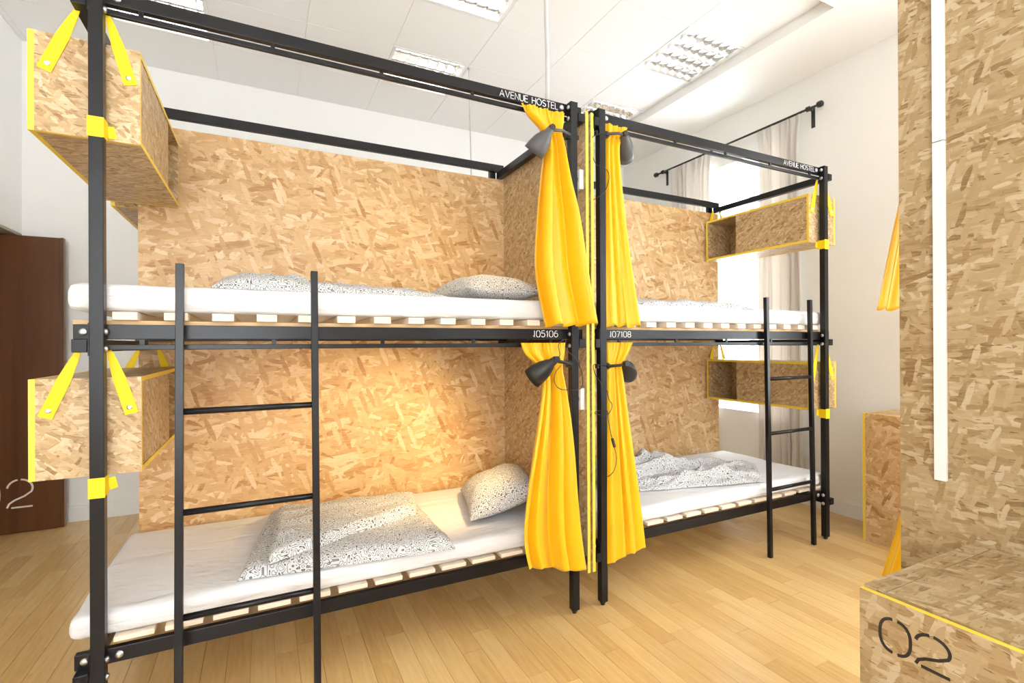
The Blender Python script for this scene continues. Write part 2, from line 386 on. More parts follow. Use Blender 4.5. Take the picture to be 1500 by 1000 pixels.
# floor: planks running towards the back wall
flo = struct('floor', MB().box(XL - 1.7, XR, YN, YB, -0.05, -0.012).box(XL - 1.7, XL, 1.5, YB, -0.012, 0), M['floor'])
PW = 0.0985; planks = []
x = XL; r = 0
while x < XR - 1e-4:
    x1 = min(x + PW, XR); y = YN - random.random() * 0.9
    while y < YB:
        ln = random.choice((0.62, 0.78, 0.95, 1.15)); y1 = min(y + ln, YB)
        if y1 - max(y, YN) > 0.02: planks.append((x, x1, max(y, YN), y1))
        y += ln
    x = x1
def pkey(p):
    c = np.array([(p[0] + p[1]) / 2, (p[2] + p[3]) / 2, 0]); d = c - CAM; z = d @ FW
    if z < 0.3: return 1e6
    u, v = CX + F_PX * (d @ RT) / z, CY - F_PX * (d @ UP) / z
    return (0 if -80 < u < 1330 and v < 1120 else 1e3) + np.linalg.norm(d)
planks.sort(key=pkey)
rest = MB(); pm = {}
for k, (a, b_, c, d) in enumerate(planks):
    g = 0.0006
    if k < 300:
        key = (round(b_ - a, 4), round(d - c, 4))
        if key not in pm:
            t = MB().box(g, b_ - a - g, g, d - c - g, -0.012, 0).build('plank', M['floor'], parent=flo, bevel=0.0008); pm[key] = t.data; t.location = (a, c, 0)
        else: inst(pm[key], 'plank', flo, (a, c, 0))
    else: rest.box(a + g, b_ - g, c + g, d - g, -0.012, 0)
tag(rest.build('planks_beyond', M['floor'], parent=flo), kind='stuff')

# windows: one in view, the rest unseen and added for light
def window(name, axis, pos, a0, a1, z0, z1, sign):
    """frame 6 cm deep at pos (outer side), mullion and transom, one object per pane"""
    mb = MB()
    def bx(b0, b1, c0, c1, d0=0.0, d1=0.06):
        p0, p1 = pos + sign * d0, pos + sign * d1
        return (p0, p1, b0, b1, c0, c1) if axis == 'X' else (b0, b1, p0, p1, c0, c1)
    W = 0.07; mid = (a0 + a1) / 2; tz = lerp(z0, z1, 0.72)
    for q in ((a0, a1, z0, z0 + W), (a0, a1, z1 - W, z1), (a0, a0 + W, z0 + W, z1 - W), (a1 - W, a1, z0 + W, z1 - W), (mid - W / 2, mid + W / 2, z0 + W, z1 - W), (a0 + W, mid - W / 2, tz - W / 2, tz + W / 2), (mid + W / 2, a1 - W, tz - W / 2, tz + W / 2)):
        mb.box(*bx(*q))
    fr = struct(name, mb, M['white'])
    for (b0, b1) in ((a0 + W, mid - W / 2), (mid + W / 2, a1 - W)):
        for (c0, c1) in ((z0 + W, tz - W / 2), (tz + W / 2, z1 - W)):
            MB().box(*bx(b0 + 0.001, b1 - 0.001, c0 + 0.001, c1 - 0.001, 0.027, 0.031)).build('pane', M['glass'], parent=fr)
    s_ = MB()
    if axis == 'X': s_.box(XR - 0.06, pos, a0 - 0.05, a1 + 0.05, z0 - 0.03, z0 - 0.0005) if False else s_.box(XR, pos, a0, a1, z0, z0 + 0.025)
    else: s_.box(a0, a1, YN - 0.2, YN, z0, z0 + 0.025)
    s_.build('sill', M['white'], parent=fr)
    la = bpy.data.lights.new(name + '_portal', 'AREA'); la.shape = 'RECTANGLE'; la.size = a1 - a0; la.size_y = z1 - z0
    la.cycles.is_portal = True
    lo = bpy.data.objects.new(name + '_portal', la); COL.objects.link(lo)
    c = pos + sign * 0.1
    if axis == 'X': lo.location = (c, mid, (z0 + z1) / 2); lo.rotation_euler = (math.pi / 2, 0, math.pi / 2)
    else: lo.location = (mid, c, (z0 + z1) / 2); lo.rotation_euler = (-math.pi / 2, 0, 0) if False else (math.pi / 2, 0, math.pi)
n = 0
for h in WIN_R:
    n += 1; window('window_%d' % n, 'X', XR + 0.25, *h, 1)
for h in WIN_N_ADDED:
    n += 1; window('window_%d' % n, 'Y', YN - 0.2, *h, -1)  # unseen, added only as daylight sources

# ------------------------------------------------------------------ open door with its number
def ribbon(mb, pts, org, ax, ay, nrm, w, depth=0.0012):
    """flat stroke of width w along a 2-D polyline; org + ax*x + ay*y, raised by depth along nrm"""
    org, ax, ay, nrm = map(Vector, (org, ax, ay, nrm)); L_, R_ = [], []
    P = [Vector(p) for p in pts]
    for i, p in enumerate(P):
        d = (P[min(i + 1, len(P) - 1)] - P[max(i - 1, 0)]); d.normalize(); nn = Vector((-d.y, d.x))
        L_.append(p + nn * w / 2); R_.append(p - nn * w / 2)
    k = len(P); v = []
    for z in (0.0, depth):
        for q in L_ + R_: v.append(org + ax * q.x + ay * q.y + nrm * z)
    f = []
    for i in range(k - 1):
        a, b_, c, d = i, i + 1, k + i + 1, k + i
        f += [(a, b_, c, d), (a + 2 * k, d + 2 * k, c + 2 * k, b_ + 2 * k), (a, a + 2 * k, b_ + 2 * k, b_), (d, c, c + 2 * k, d + 2 * k)]
    f += [(0, k, 3 * k, 2 * k), (k - 1, 3 * k - 1, 4 * k - 1, 2 * k - 1)]
    mb.add(v, f)
def arc(cx, cy, rx, ry, a0, a1, n=14, e=1.0):
    out = []
    for i in range(n + 1):
        a = math.radians(lerp(a0, a1, i / n)); c, s = math.cos(a), math.sin(a)
        out.append((cx + rx * math.copysign(abs(c) ** e, c), cy + ry * math.copysign(abs(s) ** e, s)))
    return out
G = {   # stroke letters in a box of height 1
 'A': (0.72, [[(0, 0), (0.36, 1), (0.72, 0)], [(0.12, 0.33), (0.60, 0.33)]]), 'V': (0.7, [[(0, 1), (0.35, 0), (0.7, 1)]]),
 'E': (0.5, [[(0.5, 1), (0, 1), (0, 0), (0.5, 0)], [(0, 0.52), (0.46, 0.52)]]), 'N': (0.62, [[(0, 0), (0, 1), (0.62, 0), (0.62, 1)]]),
 'U': (0.62, [[(0, 1), (0, 0.3)] + arc(0.31, 0.3, 0.31, 0.3, 180, 360) + [(0.62, 0.3), (0.62, 1)]]), 'H': (0.62, [[(0, 0), (0, 1)], [(0.62, 0), (0.62, 1)], [(0, 0.52), (0.62, 0.52)]]),
 'O': (0.8, [arc(0.4, 0.5, 0.4, 0.5, 0, 360, 24)]), 'S': (0.55, [arc(0.28, 0.75, 0.26, 0.25, 30, 270, 12) + arc(0.28, 0.25, 0.27, 0.25, 90, -150, 12)]),
 'T': (0.6, [[(0, 1), (0.6, 1)], [(0.3, 1), (0.3, 0)]]), 'L': (0.48, [[(0, 1), (0, 0), (0.48, 0)]]), ' ': (0.35, []),
 '0': (0.62, [arc(0.31, 0.5, 0.31, 0.5, 84, -84, 16, 0.8), arc(0.31, 0.5, 0.31, 0.5, 96, 264, 16, 0.8)]),
 '1': (0.3, [[(0, 0.78), (0.2, 1), (0.2, 0)]]), 'j': (0.3, [[(0.2, 1), (0.2, 0), (0, 0.2)]]),
 '2': (0.62, [arc(0.31, 0.68, 0.31, 0.32, 172, 100, 8), arc(0.31, 0.68, 0.31, 0.32, 86, -25, 12) + [(0.42, 0.40), (0.18, 0.28), (0.05, 0.17), (0.0, 0.03)], [(0.1, 0.02), (0.62, 0.02)]]),
 '5': (0.58, [[(0.52, 1), (0.08, 1), (0.04, 0.55)] + arc(0.27, 0.32, 0.3, 0.32, 130, -150, 16)]), '6': (0.6, [arc(0.3, 0.32, 0.3, 0.32, 0, 360, 18), [(0.02, 0.36), (0.06, 0.7), (0.24, 0.96), (0.5, 0.98)]]),
 '7': (0.56, [[(0, 1), (0.56, 1), (0.2, 0)]]), '8': (0.6, [arc(0.3, 0.74, 0.26, 0.25, 0, 360, 16), arc(0.3, 0.25, 0.3, 0.25, 0, 360, 16)]),
}
def lettering(text, parent, material, org, ax, ay, nrm, width, height, stroke, gap=0.16, name='lettering'):
    tot = sum(G[c][0] for c in text) + gap * (len(text) - 1); kx = width / (tot * height); x = 0; mb = MB()
    for c in text:
        for st in G[c][1]: ribbon(mb, [((x + px) * height * kx, py * height) for px, py in st], org, ax, ay, nrm, stroke)
        x += G[c][0] + gap
    return mb.build(name, material, parent=parent, recalc=True)

dr = thing('door', (-1.4, 3.2, 0), 'dark brown wooden door in the back wall with pale 02 near its foot', 'door')
MB().box(-1.88, -0.925, 3.13, 3.17, 0.006, 2.352).build('leaf', M['door'], parent=dr, bevel=0.002)
MB().box(-1.90, -0.93, 3.171, YB - .019, 0.0, 2.345).build('door_frame', M['door'], parent=dr)
MB().box(-0.925, -0.905, 3.125, 3.175, 0.006, 2.354).build('edge_strip', M['door'], parent=dr, bevel=0.003)
lettering('02', dr, M['printpink'], (-1.440, 3.13, 0.2), (1, 0, 0), (0, 0, 1), (0, -1, 0), 0.342, 0.222, 0.013, 0.18)
hd = MB()
for z in (0.25, 1.1, 2.1): hd.lathe((-1.885, 3.15, z), (0, 0, 1), [(0, 0.008), (0.09, 0.008)], 10)
hd.build('hinge', M['steel'], parent=dr)

# ------------------------------------------------------------------ ceiling louvre lights
def louvre(x0, x1, y0, y1, label):
    cx, cy = (x0 + x1) / 2, (y0 + y1) / 2
    t = thing('louvre_light', (cx, cy, ZC), label, 'ceiling light', 'square louvre lights in the ceiling')
    e = 0.004; x0 += e; x1 -= e; y0 += e; y1 -= e
    fb = MB()
    for q in ((x0, x1, y0, y0 + 0.022), (x0, x1, y1 - 0.022, y1), (x0, x0 + 0.022, y0 + 0.022, y1 - 0.022), (x1 - 0.022, x1, y0 + 0.022, y1 - 0.022)): fb.box(*q, ZC - 0.003, ZC + 0.056)
    fb.build('frame', M['white'], parent=t)
    MB().box(x0 + 0.022, x1 - 0.022, y0 + 0.022, y1 - 0.022, ZC + 0.05, ZC + 0.056).build('housing', M['white'], parent=t)
    ix0, ix1, iy0, iy1 = x0 + 0.022, x1 - 0.022, y0 + 0.022, y1 - 0.022; H_ = 0.045; n = 4
    for k in range(n + 1):      # long V-shaped fins
        y = lerp(iy0 + 0.006, iy1 - 0.006, k / n); w = 0.022
        a, b_ = max(y - w, iy0 + .0005), min(y + w, iy1 - .0005)
        v = [(xx, yy, zz) for xx in (ix0 + .0005, ix1 - .0005) for yy, zz in ((a, ZC + H_), (y, ZC), (b_, ZC + H_))]
        MB().add(v, [(0, 1, 4, 3), (1, 2, 5, 4), (2, 0, 3, 5), (0, 2, 1), (3, 4, 5)]).build('long_fin', M['alu'], parent=t)
    bm_ = None
    for k in range(n):
        y_0 = lerp(iy0 + 0.006, iy1 - 0.006, k / n); y_1 = lerp(iy0 + 0.006, iy1 - 0.006, (k + 1) / n)
        for j in range(7):
            xx = lerp(ix0, ix1, (j + 0.5) / 7); w = 0.009
            if bm_ is None:
                h = (y_1 - y_0) / 2
                v = []
                for sx in (-1, 1):
                    v += [(xx, y_0 + 0.002, ZC + .001), (xx, y_1 - 0.002, ZC + .001), (xx + sx * w, y_1 - 0.022, ZC + H_), (xx + sx * w, y_0 + 0.022, ZC + H_)]
                o = MB().add(v, [(0, 1, 2, 3), (4, 7, 6, 5), (3, 2, 6, 7), (0, 3, 7), (1, 6, 2)]).build('cross_blade', M['alu'], parent=t)
                bm_ = o.data; ref = (xx, y_0)
            else: inst(bm_, 'cross_blade', t, (xx - ref[0], y_0 - ref[1], 0))
        yc = (y_0 + y_1) / 2
        MB().tube([(ix0 + 0.01, yc, ZC + 0.04), (ix1 - 0.01, yc, ZC + 0.04)], 0.008, 8).build('tube', M['tube'], parent=t, smooth=True)
    return t
LL = {(0, 2): 'square louvre ceiling light beside the plaster step, fully in view', (0, 4): 'louvre ceiling light whose edge peeps above the gap between the two bunks',
      (3, 2): 'louvre ceiling light cut off by the top of the picture, right of centre', (3, 4): 'louvre ceiling light partly covered by the middle of the long top beam',
      (6, 4): 'louvre ceiling light behind the upper left corner of the near bunk', (6, 2): 'louvre ceiling light above the left end of the near bunk'}
for i in (0, 3, 6):
    for j in (2, 4):
        if (i, j) == (6, 2): 
            MB().box(gx[i + 1] + 0.0025, gx[i] - 0.0025, gy[j] + 0.0025, gy[j + 1] - 0.0025, ZC, ZC + 0.016).build('ceiling_tile', M['ctile'], parent=ceil, bevel=0.0012)
            continue
        louvre(gx[i + 1], gx[i], gy[j], gy[j + 1], LL[(i, j)])

# ------------------------------------------------------------------ bunk frames
L_BED, PS = 2.03, 0.042
XA, XB, XC, XD = 0.0, L_BED, 2.218, 2.218 + L_BED
TOPZ, MIDZ, LOWZ = 2.79, 1.552, 0.357
def bolt(c, axis, parent, r=0.014):
    MB().lathe(c, axis, [(0, r), (0.003, r), (0.007, r * 0.72), (0.0085, r * 0.3)], 14).build('bolt', M['steel'], parent=parent, smooth=False)

def rung_text(parent, txt, xa, xb, z, h): 
    lettering(txt, parent, M['print'], (xa, 0.042, z), (1, 0, 0), (0, 0, 1), (0, -1, 0), xb - xa, h, 0.0032, 0.2)

def make_bunk(x0, label, end, back_range, rails, side_x, words, numbers, seed):
    """x0: left front post centre. end: end panel x-range. rails: x-range of the long rails"""
    t = thing('bunk_bed', (x0 + L_BED / 2, 0.55, 0), label, 'bunk bed', 'steel bunk beds in the row')
    rnd = random.Random(seed)
    posts = []
    for px in (x0, x0 + L_BED):
        p = MB().box(px - PS / 2, px + PS / 2, 0, PS, 0.02, TOPZ + 0.002).build('post', M['black'], parent=t, bevel=0.002)
        MB().lathe((px, PS / 2, 0), (0, 0, 1), [(0, 0.012), (0.01, 0.012), (0.012, 0.017), (0.02, 0.017)], 12).build('glide', M['blackplastic'], parent=p)
        posts.append(p)
        q = MB().box(px - PS / 2, px + PS / 2, 1.122, 1.122 + PS, 0.0, TOPZ).build('post', M['black'], parent=t, bevel=0.002)
    for zi, zt in enumerate((TOPZ, MIDZ, LOWZ)):
        zb = zt - (0.055 if zi else 0.052)
        fr = MB().box(rails[0], rails[1], PS, PS + 0.03, zb, zt).build('front_rail', M['black'], parent=t, bevel=0.002)
        if zi == 0 and words: rung_text(fr, words[0], words[1], words[2], zb + 0.010, 0.033)
        if zi == 1: rung_text(fr, numbers[0], numbers[1], numbers[2], zb + 0.012, 0.034)
        MB().box(rails[0], rails[1], 1.092 if zi == 0 else 1.05, 1.122 if zi == 0 else 1.08, zb, zt).build('back_rail', M['black'], parent=t, bevel=0.002)
        for (sa, sb), px, sg in zip(side_x, (x0, x0 + L_BED), (-1, 1)):
            MB().box(sa, sb, -0.002, 1.12, zb - 0.047, zb).build('side_rail', M['black'], parent=t, bevel=0.002)
            MB().box(px + sg * (PS / 2 + 0.0005), px + sg * (PS / 2 + 0.0035), 0.002, 0.05, zb - 0.06, zt + 0.004).build('corner_plate', M['black'], parent=t)
        for px, po, sg in ((x0, posts[0], 1), (x0 + L_BED, posts[1], -1)):
            zc = (zb + zt) / 2
            bolt((px + sg * (PS / 2), 0.024, zc), (sg, 0, 0), po, 0.012); bolt((px + sg * (PS / 2), 0.024, zb - 0.035), (sg, 0, 0), po, 0.012)
            if zi != 1: bolt((px + sg * (PS / 2 + 0.033), PS, zc), (0, -1, 0), fr if False else t, 0.0135)
            if rails[0] < px - 0.05 and sg > 0: bolt((px - 0.045, PS, zc), (0, -1, 0), t, 0.0135)
        # curtain rail under the top and middle long rails
        if zi < 2:
            MB().box(rails[0] + 0.06, rails[1] - 0.06, PS - 0.002, PS + 0.016, zb - 0.040, zb - 0.020).build('curtain_rail', M['black'], parent=t, bevel=0.002)
            for k in range(5):
                xx = lerp(rails[0] + 0.2, rails[1] - 0.2, k / 4)
                MB().box(xx - 0.008, xx + 0.008, PS + 0.002, PS + 0.012, zb - 0.021, zb).build('rail_hanger', M['black'], parent=t)
    # boards
    MB().board(back_range[0], back_range[1], 1.10, 1.118, 0.2, 2.685).build('back_panel', [M['osb'], M['osb']], parent=t)
    MB().board(end[0], end[1], 0.004, 1.118, 0.205, 2.755).build('end_panel', [M['osb2'], M['yedge']], parent=t)
    # slatted bases
    for zr, sw, sh_ in ((MIDZ, 0.076, 0.048), (LOWZ, 0.124, 0.036)):
        sl = None
        for ya, yb in (((0.082, 0.106) if zr == MIDZ else (0.20, 0.224)), (0.99, 1.014)):
            MB().box(x0 - 0.085, x0 + L_BED + 0.03, ya, yb, zr + 0.0005, zr + 0.0165).build('base_beam', M['beech'], parent=t)
        for k in range(13):
            xx = x0 + 0.035 + k * 0.157
            if sl is None:
                o = MB().box(xx, xx + sw, 0.046, 1.045, zr + 0.017, zr + sh_).build('slat', M['slat'], parent=t, bevel=0.003); sl = o.data; r0 = (xx, zr)
            else: inst(sl, 'slat', t, (xx - r0[0], 0, zr - r0[1]))
    return t

p1 = at(732, 133, Y=.042); p2 = at(817, 155, Y=.042); p3 = at(1148, 240, Y=.042); p4 = at(1193, 250, Y=.042)
bunk1 = make_bunk(XA, 'near black steel bunk bed with board walls, rail numbered 105106', (2.107, 2.125), (-0.068, 2.1065), (-0.075, 2.104),
          ((-0.069, -0.026), (2.056, 2.099)), ('AVENUE HOSTEL', p1[0], p2[0]), ('j05106', at(781, 490, Y=.042)[0], at(817, 490, Y=.042)[0]), 1)
bunk2 = make_bunk(XC, 'farther black steel bunk bed by the window, rail numbered 107108', (2.141, 2.159), (2.162, 4.316), (2.162, 4.325),
          ((2.163, 2.192), (4.274, 4.317)), ('AVENUE HOSTEL', p3[0], p4[0]), ('j07108', at(893, 492, Y=.042)[0], at(924, 492, Y=.042)[0]), 2)

# ------------------------------------------------------------------ ladders
def ladder(xa, xb, ytop, ybot, label, ztop=1.785, w=0.027):
    t = thing('ladder', ((xa + xb) / 2, ybot, 0), label, 'ladder', 'steel bunk ladders')
    for x in (xa, xb):
        MB().bar((x, ybot, 0), (x, ytop, ztop), w, w, up=(0, 1, 0)).build('stile', M['black'], parent=t, bevel=0.002)
    for z in (0.46, 0.845, 1.222):
        y = lerp(ybot, ytop, z / ztop)
        MB().tube([(xa + w / 2, y, z), (xb - w / 2, y, z)], 0.0125, 12).build('rung', M['black'], parent=t, smooth=True)
    for x in (xa, xb):
        y = lerp(ybot, ytop, 1.53 / ztop)
        MB().box(x - 0.01, x + 0.01, y + w / 2 - .001, 0.0415, 1.50, 1.545).build('hook', M['black'], parent=t)
    return t
ladder(0.250, 0.722, 0.000, -0.085, 'tall black ladder leaning on the near bunk, close to the camera')
ladder(3.595, 4.068, 0.016, -0.006, 'black ladder on the farther bunk beside its right post')

# ------------------------------------------------------------------ mattresses
def mattress(x0, x1, y0, y1, z0, z1, label, seed, r=0.035):
    def axis(a, b, n):
        return [a, a + r * .12, a + r * .4, a + r] + [lerp(a + r, b - r, i / n) for i in range(1, n)] + [b - r, b - r * .4, b - r * .12, b]
    xs, ys, zs = axis(x0, x1, 70), axis(y0, y1, 28), axis(z0, z1, 3)
    idx = {}; mb_v = []; fs = []
    def V(i, j, k):
        if (i, j, k) not in idx:
            p = Vector((xs[i], ys[j], zs[k])); c = Vector((min(max(p.x, x0 + r), x1 - r), min(max(p.y, y0 + r), y1 - r), min(max(p.z, z0 + r), z1 - r)))
            d = p - c
            if d.length > 1e-9: p = c + d.normalized() * r
            s = noise.noise(Vector((p.x * 2.3, p.y * 3.1, seed))) * 0.005 + noise.noise(Vector((p.x * 6 + p.z * 9, p.y * 11, seed + 5))) * 0.003
            s += abs(noise.noise(Vector((p.x * 3 + p.y * 6, p.z * 60 + p.x * 2, seed + 9)))) * 0.006 * (1 if (p.y < y0 + .05 or p.x < x0 + .06) else 0.2)
            if k == 0: s = 0
            nn = (p - Vector((lerp(x0, x1, .5) if False else c.x, c.y, c.z))); nn = nn.normalized() if nn.length > 1e-6 else Vector((0, 0, 1))
            if p.z > z0 + 0.01: p = p + nn * s
            idx[(i, j, k)] = len(mb_v); mb_v.append(tuple(p))
        return idx[(i, j, k)]
    I, J, K = len(xs) - 1, len(ys) - 1, len(zs) - 1
    for i in range(I):
        for j in range(J):
            fs.append((V(i, j, K), V(i + 1, j, K), V(i + 1, j + 1, K), V(i, j + 1, K))); fs.append((V(i, j, 0), V(i, j + 1, 0), V(i + 1, j + 1, 0), V(i + 1, j, 0)))
    for i in range(I):
        for k in range(K):
            fs.append((V(i, 0, k), V(i + 1, 0, k), V(i + 1, 0, k + 1), V(i, 0, k + 1))); fs.append((V(i, J, k), V(i, J, k + 1), V(i + 1, J, k + 1), V(i + 1, J, k)))
    for j in range(J):
        for k in range(K):
            fs.append((V(0, j, k), V(0, j, k + 1), V(0, j + 1, k + 1), V(0, j + 1, k))); fs.append((V(I, j, k), V(I, j + 1, k), V(I, j + 1, k + 1), V(I, j, k + 1)))
    o = MB().add(mb_v, fs).build('mattress', M['sheet'], loc=((x0 + x1) / 2, (y0 + y1) / 2, z0), smooth=True)
    return tag(o, label, 'mattress', 'white sheeted mattresses')
ZU, ZL = MIDZ + 0.049, LOWZ + 0.037
mattress(-0.10, 2.085, 0.060, 1.05, ZU, ZU + 0.105, 'white mattress on the upper deck of the near bunk', 1)
mattress(-0.10, 2.085, 0.058, 1.05, ZL, ZL + 0.089, 'white mattress on the lower deck of the near bunk, behind the ladder', 2)
mattress(2.21, 4.30, 0.060, 1.05, ZU, ZU + 0.105, 'white mattress on the upper deck of the farther bunk', 3)
mattress(2.21, 4.30, 0.058, 1.05, ZL, ZL + 0.089, 'white mattress on the lower deck of the farther bunk by the window', 4)
TU, TL = ZU + 0.105, ZL + 0.089

# ------------------------------------------------------------------ bedding
def puff(mb, corners, z0, thick, n=40, p=5.0, q=0.55, wr=0.01, seed=0, freq=(9, 9), tilt=None, ridge=None):
    """soft slab over the quadrilateral corners (s,t): flat below, swelling above"""
    A, B, C, D = [Vector((c[0], c[1])) for c in corners]
    top, bot = [], []
    for j in range(n + 1):
        for i in range(n + 1):
            s, t = i / n, j / n
            g = (A * (1 - s) + B * s) * (1 - t) + (D * (1 - s) + C * s) * t
            e = max(0.0, (1 - abs(2 * s - 1) ** p) * (1 - abs(2 * t - 1) ** p)) ** q
            wob = noise.noise(Vector((s * 5, t * 5, seed + 3))) * 0.012
            x, y = g.x + wob, g.y + noise.noise(Vector((s * 5, t * 5, seed + 8))) * 0.012
            h = e * thick
            h += e * wr * (noise.noise(Vector((x * freq[0], y * freq[1], seed))) + 0.6 * noise.noise(Vector((x * freq[0] * 2.3, y * freq[1] * 2.1, seed + 4))))
            if ridge:
                for (rx, ry, dx, dy, amp, wd) in ridge:
                    d = (x - rx) * dy - (y - ry) * dx
                    d += 0.02 * noise.noise(Vector((x * 7, y * 7, seed + 20)))
                    h += e * amp * math.exp(-(d / wd) ** 2)
            zb = z0 + (tilt(s, t) if tilt else 0)
            top.append((x, y, zb + max(h, 0.002))); bot.append((x, y, zb + 0.0015))
    N = (n + 1) ** 2; v = top + bot; f = []
    for j in range(n):
        for i in range(n):
            a = j * (n + 1) + i; f.append((a, a + 1, a + n + 2, a + n + 1)); f.append((N + a, N + a + n + 1, N + a + n + 2, N + a + 1))
    for i in range(n):
        a = i; f.append((a, N + a, N + a + 1, a + 1)); a = n * (n + 1) + i; f.append((a, a + 1, N + a + 1, N + a))
        a = i * (n + 1); b_ = a + n + 1; f.append((a, b_, N + b_, N + a)); a = i * (n + 1) + n; b_ = a + n + 1; f.append((a, N + a, N + b_, b_))
    return mb.add(v, f)
def px_on(u, v, z): p = at(u, v, Z=z); return (p[0], p[1])

# lower near bunk: folded duvet, one flap thrown over
zt = TL + 0.005
mb = MB()
puff(mb, [px_on(347, 852, zt), px_on(668, 804, zt), px_on(600, 728, zt + 0.02), px_on(395, 752, zt + 0.02)], zt, 0.062, p=12, q=0.42, wr=0.012, seed=11, freq=(6, 7))
puff(mb, [px_on(392, 826, zt + 0.06), px_on(612, 752, zt + 0.06), px_on(608, 730, zt + 0.06), px_on(404, 752, zt + 0.06)], zt + 0.056, 0.060, p=16, q=0.45, wr=0.014, seed=12, freq=(5, 9))
tag(mb.build('duvet', M['duvet'], loc=(0.9, 0.5, zt), smooth=True), 'grey patterned duvet folded over on the near lower mattress', 'duvet', 'worm-patterned duvets')
# upper near bunk
zt = TU + 0.006
mb = MB(); puff(mb, [(0.33, 0.16), (1.42, 0.22), (1.55, 0.80), (0.36, 0.86)], zt, 0.072, p=6, q=0.5, wr=0.028, seed=31, freq=(7, 5), tilt=None, ridge=[(0.5, .4, 1, .15, .02, .05)])
for i, vtx in enumerate(mb.v):
    x, y, z = vtx; k = lerp(1.15, 0.42, min(max((x - 0.5) / 0.95, 0), 1)); mb.v[i] = (x, y, zt + (z - zt) * k)
tag(mb.build('duvet', M['duvet'], loc=(0.9, 0.5, zt), smooth=True), 'grey patterned duvet spread low on the near upper mattress', 'duvet', 'worm-patterned duvets')
# upper farther bunk
mb = MB(); puff(mb, [(2.46, 0.2), (3.66, 0.16), (3.7, 0.75), (2.5, 0.8)], zt, 0.055, p=6, q=0.5, wr=0.024, seed=41, freq=(7, 5))
tag(mb.build('duvet', M['duvet'], loc=(3.0, 0.5, zt), smooth=True), 'grey patterned duvet on the farther upper mattress', 'duvet', 'worm-patterned duvets')
# lower farther bunk: crumpled
zt = TL + 0.005
rid = [(2.7, .5, 1, .1, .05, .03), (3.0, .35, 1, -.25, .045, .03), (3.0, .65, .9, .3, .05, .035), (2.8, .25, 1, .2, .03, .02), (3.2, .5, .6, -.7, .04, .03)]
mb = MB(); puff(mb, [px_on(905, 722, zt), px_on(1120, 706, zt), px_on(1105, 672, zt + .04), px_on(935, 672, zt + .05)], zt, 0.04, n=70, p=5, q=0.6, wr=0.02, seed=51, freq=(9, 12), ridge=rid)
puff(mb, [(2.55, 0.45), (3.45, 0.50), (3.40, 0.86), (2.6, 0.92)], zt + 0.03, 0.07, n=60, p=4, q=0.6, wr=0.03, seed=57, freq=(9, 14), ridge=rid)
tag(mb.build('duvet', M['duvet'], loc=(3.0, 0.5, zt), smooth=True), 'crumpled grey patterned duvet on the lower mattress by the window', 'duvet', 'worm-patterned duvets')

def pillow(c, lx, ly, th, rz, tilt, label, seed, dent=0.0):
    n = 36; top, bot = [], []
    R_ = Matrix.Rotation(rz, 4, 'Z') @ Matrix.Rotation(tilt[0], 4, 'X') @ Matrix.Rotation(tilt[1], 4, 'Y')
    for j in range(n + 1):
        for i in range(n + 1):
            a, b_ = 2 * i / n - 1, 2 * j / n - 1
            k = 1 - 0.07 * (a * a + b_ * b_) * 0 - 0.06 * ((1 - a * a) * (abs(b_) ** 3) + (1 - b_ * b_) * (abs(a) ** 3))
            e = max(0, (1 - abs(a) ** 2.6) * (1 - abs(b_) ** 2.6)) ** 0.52
            w = noise.noise(Vector((a * 2.5, b_ * 2.5, seed))) * 0.012 * e + noise.noise(Vector((a * 7, b_ * 7, seed))) * 0.004 * e
            top.append(R_ @ Vector((a * k * lx / 2, b_ * k * ly / 2, e * th * 0.62 + w))); bot.append(R_ @ Vector((a * k * lx / 2, b_ * k * ly / 2, -e * th * 0.38)))
    v = [Vector(c) + p_ for p_ in top + bot]; N = (n + 1) ** 2; f = []
    for j in range(n):
        for i in range(n):
            a = j * (n + 1) + i; f.append((a, a + 1, a + n + 2, a + n + 1)); f.append((N + a, N + a + n + 1, N + a + n + 2, N + a + 1))
    for i in range(n):
        a = i; f.append((a, N + a, N + a + 1, a + 1)); a = n * (n + 1) + i; f.append((a, a + 1, N + a + 1, N + a))
        a = i * (n + 1); b_ = a + n + 1; f.append((a, b_, N + b_, N + a)); a = i * (n + 1) + n; b_ = a + n + 1; f.append((a, N + a, N + b_, b_))
    zmin = min(p_[2] for p_ in v)
    v = [(p_[0], p_[1], p_[2] - zmin + c[2]) for p_ in v]
    o = MB().add(v, f).build('pillow', M['duvet'], loc=c, smooth=True)
    return tag(o, label, 'pillow', 'worm-patterned pillows')
pillow((1.79, 0.50, TL + 0.004), 0.43, 0.62, 0.18, -0.25, (0.0, -0.30), 'grey patterned pillow at the head of the near lower mattress', 1)
pillow((1.72, 0.55, TU + 0.006), 0.50, 0.62, 0.17, 0.1, (0, 0), 'grey patterned pillow on the near upper mattress beside the yellow curtain', 2)

